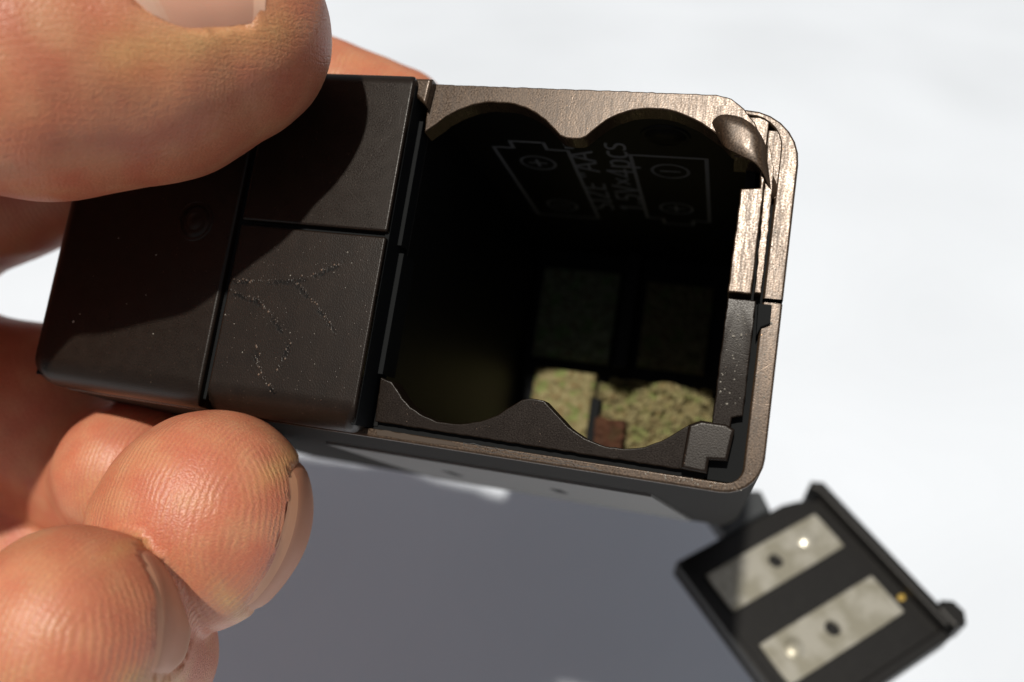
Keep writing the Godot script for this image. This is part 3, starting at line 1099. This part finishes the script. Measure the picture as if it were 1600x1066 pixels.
	for j in 34:
		var ps := PackedVector3Array()
		var ns := PackedVector3Array()
		for i in 50:
			var x := lerpf(-4.5, 13.6, i / 49.0)
			var y := lerpf(-14.9, -2.9, j / 33.0)
			ps.append(Vector3(x, y + 0.5 * fn.get_noise_2d(x, 40), -crust_height(fn, x, y)))
			ns.append(Vector3((crust_height(fn, x + 0.1, y) - crust_height(fn, x - 0.1, y)) / 0.2, (crust_height(fn, x, y + 0.1) - crust_height(fn, x, y - 0.1)) / 0.2, 1).normalized())
		rows.append([ps, ns])
	crust.loft(rows, false)
	part("battery_contact", crust, rusty, f, "contact under a lumpy yellow and green crust, lower right")
	var copper := corroded()
	copper.albedo_color = Color(0.26, 0.10, 0.065).linear_to_srgb()
	part("copper_tab", prism(rect(-3.6, 0.9, -14.8, -9.4), 49.6, 51.6, 0.5, 0.16), copper, f)
	part("contact_slot", block(-4.9, -3.4, -14.8, -6.6, 51.2, 52.6, 0.2), dark, f)

	# print on the compartment wall
	var grey_print := plain(Color(0.24, 0.25, 0.27), 0.6)
	var o := Vector3(0, 16.5, 0)
	var ex := Vector3(1, 0, 0)
	var ez := Vector3(0, 0, 1)   # ex x ez points down, out of the wall; second coordinate is -w
	for k in 2:
		var s := Shape.new()
		var x0: float = [-13.2, 2.1][k]
		var x1: float = [-4.7, 10.1][k]
		var w0: float = [11.6, 11.8][k]
		var w1: float = [35.4, 33.4][k]
		var mid := (x0 + x1) * 0.5
		var out: Array
		if k == 0:
			out = [Vector2(x0, -w0), Vector2(mid - 1.9, -w0), Vector2(mid - 1.9, -w0 + 1.9), Vector2(mid + 1.9, -w0 + 1.9), Vector2(mid + 1.9, -w0), Vector2(x1, -w0), Vector2(x1, -w1), Vector2(x0, -w1)]
		else:
			out = [Vector2(x0, -w0), Vector2(x1, -w0), Vector2(x1, -w1), Vector2(mid + 1.9, -w1), Vector2(mid + 1.9, -w1 - 1.9), Vector2(mid - 1.9, -w1 - 1.9), Vector2(mid - 1.9, -w1), Vector2(x0, -w1)]
		line_print(s, out, 0.42, true, o, ex, ez)
		for e in 2:
			var wc: float = [w0 + 4.2, w1 - 4.6][e]
			var ring := []
			for i in 28:
				ring.append(Vector2(mid + 2.0 * cos(TAU * i / 28), -wc + 2.0 * sin(TAU * i / 28)))
			line_print(s, ring, 0.34, true, o, ex, ez)
			line_print(s, [Vector2(mid - 0.95, -wc), Vector2(mid + 0.95, -wc)], 0.36, false, o, ex, ez, 0.034)
			if e == k:
				line_print(s, [Vector2(mid, -wc - 0.95), Vector2(mid, -wc + 0.95)], 0.36, false, o, ex, ez, 0.038)
		part("battery_symbol", s, grey_print, roof)
	for k in 2:
		var t := TextMesh.new()
		var font := SystemFont.new()
		font.font_names = PackedStringArray(["Droid Sans"])
		font.font_weight = 400
		t.font = font
		t.text = ["SIZE \"AA\"", "1.5V×4pcs"][k]
		t.font_size = 48
		t.depth = 0.6
		t.pixel_size = 0.02
		var box := t.get_aabb()
		var length: float = [21.5, 22.0][k]
		var sc := Vector3(length / box.size.x, [3.0, 3.1][k] / (48 * 0.02 * 0.72), 0.05) * MM
		var ti := part_mesh("printed_text", t, grey_print, roof)
		ti.transform = Transform3D(Basis(Vector3(0, 0, 1) * sc.x, Vector3(-1, 0, 0) * sc.y, Vector3(0, -1, 0) * sc.z), Vector3([-2.5, 1.3][k] - 0.9, 16.47, -[20.3, 19.9][k]) * MM)
	var disc := Shape.new()
	var dr := []
	for q in [[2.5, 16.52, 0.3], [2.45, 16.35, 0.8], [2.2, 16.33, 1.0], [2.0, 16.45, 0.6], [0.02, 16.45, 1.0]]:
		var ps := PackedVector3Array()
		var ns := PackedVector3Array()
		for i in 28:
			var a := TAU * i / 28
			ps.append(Vector3(6.2 + cos(a) * q[0], q[1], -6.3 + sin(a) * q[0]))
			ns.append(Vector3(cos(a) * (1.0 - q[2]), -q[2], sin(a) * (1.0 - q[2])).normalized())
		dr.append([ps, ns])
	disc.loft(dr, true)
	part("moulding_mark", disc, inner, roof)

	# silver label on the flaring underside, with two black marks and a faint row of print
	var label := plain(Color(0.15, 0.145, 0.14), 0.6)
	var lb := Shape.new()
	var under := Vector3(0, -1, -0.09).normalized()
	var slab := func(sh: Shape, x0: float, x1: float, x1b: float, wa: float, wb: float, lift: float) -> void:
		var q := [[x0, wa], [x1, wa], [x1b, wb], [x0, wb]]
		var a: Array[Vector3] = []
		var b: Array[Vector3] = []
		for e in q:
			var y: float = -17.3 - 0.09 * (e[1] - 1.0)
			b.append(Vector3(e[0], y + 0.02, -e[1]))
			a.append(Vector3(e[0], y - lift, -e[1]))
		sh.quad(a[0], a[1], a[2], a[3], under, under, under, under)
		sh.quad(a[0], a[1], b[1], b[0], Vector3(0, 0, 1), Vector3(0, 0, 1), Vector3(0, 0, 1), Vector3(0, 0, 1))
		sh.quad(a[1], a[2], b[2], b[1], Vector3(1, 0, 0), Vector3(1, 0, 0), Vector3(1, 0, 0), Vector3(1, 0, 0))
		sh.quad(a[0], a[3], b[3], b[0], Vector3(-1, 0, 0), Vector3(-1, 0, 0), Vector3(-1, 0, 0), Vector3(-1, 0, 0))
	slab.call(lb, -29.0, 8.6, 12.0, 16.0, 55.0, 0.3)
	var lo_ := part("label_plate", lb, label, f, "silver label on the underside, seen nearly edge on")
	for x in [-19.4, -5.0]:
		var mk := Shape.new()
		slab.call(mk, x, x + 1.5, x + 1.5, 30.0, 36.0, 0.33)
		part("black_mark", mk, dark, lo_)

func crust_height(fn: FastNoiseLite, x: float, y: float) -> float:
	var e := minf(minf(x + 4.5, 13.6 - x), minf(-2.9 - y, 1.5))
	return 52.4 - 2.1 * fn.get_noise_2d(x, y) - 0.9 * fn.get_noise_2d(x * 3.1, y * 3.1) + 1.6 * (1.0 - smoothstep(0.0, 1.3, e)) + 0.12 * absf(x - 4.0) * 0.6

# ------------------------------------------------------------------ the loose battery door on the table
func build_door() -> void:
	# local axes: x along the contact strips, y up the door in the plane of the table, z up from the table
	# it hangs open from its hinge tab under the far end of the flash
	var bx := Vector3(0.87436, -0.04651, -0.48304)
	var by := Vector3(-0.48527, -0.0838, -0.87034)
	var d := thing("battery_door", "open black battery door with two metal contact strips, hanging blurred below the right end of the flash", "battery door", Transform3D(Basis(bx, by, Vector3(0, 0.9954, -0.09585)).orthonormalized(), Vector3(53.28, 96.85, -54.29) * MM))
	var black := plastic(0.5, 20, 0.002, 151)
	black.albedo_color = Color(0.075, 0.075, 0.075).linear_to_srgb()
	part("door_plate", prism(PackedVector2Array([Vector2(-17.0, -17.2), Vector2(16.9, -17.2), Vector2(16.9, 13.6), Vector2(12.8, 15.6), Vector2(9.5, 16.4), Vector2(-16.2, 16.6), Vector2(-17.0, 15.8)]), -3.55, -0.4, 0.5), black, d)
	part("edge_flange", prism(PackedVector2Array([Vector2(16.4, -17.4), Vector2(18.6, -17.4), Vector2(18.6, 15.4), Vector2(16.6, 16.8), Vector2(15.3, 16.0), Vector2(16.4, 14.2)]), -6.3, -0.2, 0.45), black, d, "raised wall along the right edge")
	part("latch_hook", prism(PackedVector2Array([Vector2(17.2, -14.2), Vector2(19.4, -13.4), Vector2(21.2, -14.6), Vector2(21.4, -17.0), Vector2(19.8, -18.8), Vector2(17.2, -18.6)]), -6.8, -1.0, 0.9), black, d, "hooked end of the raised wall")
	part("hinge_tab", prism(PackedVector2Array([Vector2(-5.4, 16.2), Vector2(6.0, 16.2), Vector2(7.2, 20.4), Vector2(5.2, 21.6), Vector2(-3.4, 21.8), Vector2(-5.2, 20.8)]), -5.2, -1.6, 0.8), plain(Color(0.05, 0.055, 0.06), 0.45), d, "grey tab at the edge nearest the flash")
	part("edge_rib", block(-17.0, -15.6, -17.2, 15.6, -4.6, -1.0, 0.3), black, d)
	part("edge_rib", block(-17.0, 16.4, -19.0, -17.0, -5.0, -0.4, 0.5), black, d)
	var steel := tarnished()
	for k in 2:
		var y: float = [7.5, -7.5][k]
		# plate of the strip with a punched hole, as a ring of quads between outline and hole
		var s := Shape.new()
		var n := 40
		var out := PackedVector3Array()
		var hole := PackedVector3Array()
		var rim := PackedVector3Array()
		var low := PackedVector3Array()
		for i in n:
			var t := TAU * i / n
			var c := Vector2(cos(t), sin(t))
			var sc := minf(13.4 / maxf(absf(c.x), 1e-6), 4.0 / maxf(absf(c.y), 1e-6))
			var p := c * sc
			p.x = clampf(p.x, -13.4, 13.4)
			out.append(Vector3(p.x, y + p.y, 4.05))
			low.append(Vector3(p.x, y + p.y, 3.5))
			hole.append(Vector3(c.x * 1.45, y + c.y * 1.45, 4.05))
			rim.append(Vector3(c.x * 1.3, y + c.y * 1.3, 3.6))
		for corner in [Vector2(13.4, 4), Vector2(-13.4, 4), Vector2(-13.4, -4), Vector2(13.4, -4)]:
			var best := 0
			for i in n:
				if Vector2(out[i].x - corner.x, out[i].y - y - corner.y).length() < Vector2(out[best].x - corner.x, out[best].y - y - corner.y).length():
					best = i
			out[best] = Vector3(corner.x * 0.995, y + corner.y * 0.98, 4.05)
			low[best] = Vector3(corner.x * 0.995, y + corner.y * 0.98, 3.5)
		var upn := PackedVector3Array()
		var side := PackedVector3Array()
		var inw := PackedVector3Array()
		for i in n:
			upn.append(Vector3(0, 0, 1))
			side.append(Vector3(out[i].x, (out[i].y - y) * 4, 0).normalized())
			inw.append(-Vector3(hole[i].x, hole[i].y - y, -0.5).normalized())
		s.loft([[low, side], [out, side]], true)
		s.loft([[out, upn], [hole, upn]], true)
		s.loft([[hole, inw], [rim, inw]], true)
		var strip := part("contact_strip", s, steel, d, ["upper metal contact strip, dimple towards its right end", "lower metal contact strip, dimple towards its left end"][k])
		var dx: float = [8.2, -8.4][k]
		var dy: float = [8.2, -6.9][k]
		var bump := Shape.new()
		var rr := []
		for q in [[2.6, 4.06, 0.9], [2.1, 3.98, 0.8], [1.6, 4.12, 0.6], [1.1, 4.62, 0.75], [0.6, 4.85, 0.95], [0.02, 4.9, 1.0]]:
			var ps := PackedVector3Array()
			var ns := PackedVector3Array()
			for i in 24:
				var t := TAU * i / 24
				ps.append(Vector3(dx + cos(t) * q[0], dy + sin(t) * q[0], q[1]))
				ns.append(Vector3(cos(t) * (1.0 - q[2]), sin(t) * (1.0 - q[2]), q[2]).normalized())
			rr.append([ps, ns])
		bump.loft(rr, true)
		part("dimple", bump, steel, strip)
	var yel := Shape.new()
	var yr := []
	for q in [[0.75, 3.5], [0.6, 3.85], [0.02, 3.95]]:
		var ps := PackedVector3Array()
		var ns := PackedVector3Array()
		for i in 14:
			var t := TAU * i / 14
			ps.append(Vector3(15.3 + cos(t) * q[0], -9.2 + sin(t) * q[0] * 0.8, q[1]))
			ns.append(Vector3(cos(t) * 0.4, sin(t) * 0.4, 1).normalized())
		yr.append([ps, ns])
	yel.loft(yr, true)
	part("yellow_speck", yel, plain(Color(0.45, 0.30, 0.05), 0.6), d)

# ------------------------------------------------------------------ the hand
func build_hand(frame: Transform3D) -> void:
	skin_ridged = skin(true)
	skin_lined = skin(false)
	nail = StandardMaterial3D.new()
	nail.vertex_color_use_as_albedo = true
	nail.roughness = 0.45
	nail.metallic_specular = 0.35
	nail.subsurf_scatter_enabled = true
	nail.subsurf_scatter_strength = 0.1
	# groups: 0 thumb, 1 index, 2 middle, 3 ring, 4 little, 9 palm; some unseen bulk is added to block sun
	chain(0, [[-31.6, 16.2, -13.2, 9.6], [-37.0, 12.8, -15.5, 10.7], [-43.0, 9.2, -20.0, 10.8], [-49.8, 8.1, -24.7, 10.3], [-80.0, 6.0, -24.0, 14.5], [-123.4, -41.5, -3.0, 15.0]])
	chain(0, [[-58.0, 17.8, -22.0, 10.6], [-80.0, 14.0, -20.0, 15.0]])  # unseen swelling of the thumb base, added to keep sun off the table
	chain(0, [[-60.0, -1.0, -22.0, 10.0], [-84.0, -16.0, -18.0, 13.0]])  # unseen thumb-base mass, added to hold the palm in shade
	chain(1, [[-31.6, 24.4, 24.6, 7.2], [-49.6, 26.4, 17.2, 8.5], [-67.0, 22.0, 12.5, 8.8], [-71.0, 11.5, 12.7, 9.0], [-79.0, 7.3, 11.0, 9.4], [-103.0, -4.0, 13.0, 11.5]])
	chain(2, [[-50.7, -25.6, 11.6, 8.2], [-61.0, -28.0, 22.5, 8.4], [-71.0, -24.1, 36.0, 9.0], [-101.3, -26.1, 24.0, 11.0]])
	chain(3, [[-30.6, -26.2, -1.6, 9.3], [-32.2, -28.2, -0.6, 9.2], [-39.1, -27.4, 14.0, 8.7], [-51.8, -36.4, 28.0, 9.2], [-91.3, -53.1, 26.3, 11.0]])
	chain(4, [[-32.8, -36.0, -14.4, 8.3], [-38.0, -42.0, 0.0, 8.0], [-53.1, -47.6, 11.9, 8.4], [-89.0, -60.0, 20.1, 10.5]])
	chain(9, [[-72.2, -20.4, 19.5, 11.4], [-104.3, -21.3, 14.0, 12.0], [-147.8, -37.2, 8.6, 19.0], [-186.0, -38.0, 6.0, 21.0]])
	chain(9, [[-103.0, -4.0, 13.0, 11.5], [-140.0, -2.0, 6.0, 19.0]])
	chain(9, [[-91.3, -53.1, 24.3, 11.0], [-140.0, -42.0, 10.0, 17.0]])
	chain(9, [[-89.0, -60.0, 20.1, 10.5], [-140.0, -46.0, 12.0, 17.0]])
	chain(9, [[-101.3, -26.1, 24.0, 11.0], [-140.0, -36.0, 12.0, 17.0]])
	chain(9, [[-77.0, -35.0, 24.5, 8.5], [-104.0, -44.0, 20.0, 12.0]])
	chain(9, [[-69.0, 27.0, 9.0, 9.5], [-94.0, 25.5, 2.0, 14.5], [-140.0, 14.0, 2.0, 22.0]])  # unseen mass over the knuckles, added to stop sun reaching the table
	nail_frame(0, Vector3(-33.8, 15.5, 12.5), Vector3(0.66, 0.485, -0.573), Vector3(0.75, -0.28, 0.59) * 0.643 + Vector3(-0.11, 0.98, 0.17) * 0.766, 54, -8.5, 4.2, 2.0, 0.4)
	nail_frame(3, Vector3(-31.2, -27.0, 1.4), Vector3(0.45, -0.02, 0.90), Vector3(0.90, -0.12, -0.45), 47, -8.0, 6.9, 2.0, 0.35)
	nail_frame(4, Vector3(-32.8, -36.0, 14.4), Vector3(0.40, 0.25, 0.86), Vector3(0.90, 0.40, -0.32), 40, -7.0, 4.5, 1.3, 0.35)
	var t0 := Time.get_ticks_msec()
	var o := MeshInstance3D.new()
	o.name = "hand"
	o.mesh = hand_mesh()
	o.transform = frame
	o.set_meta("label", "bare hand reaching in from the left, thumb and curled fingers gripping the black flash")
	o.set_meta("category", "hand")
	add_child(o, true)
	print("hand ", Time.get_ticks_msec() - t0, " ms, ", o.mesh.surface_get_array_len(0) + o.mesh.surface_get_array_len(1))
	part("thumbnail", nail_plate(nails[0], 0.02, 0.35, Color(0.60, 0.32, 0.23)), nail, o)
	part("fingernail", nail_plate(nails[1], -0.10, 0.0, Color(0.50, 0.225, 0.135)), nail, o, "nail of the ring finger, seen edge on")
	part("fingernail", nail_plate(nails[2], -0.10, 0.0, Color(0.52, 0.24, 0.15)), nail, o, "nail of the little finger, seen edge on")
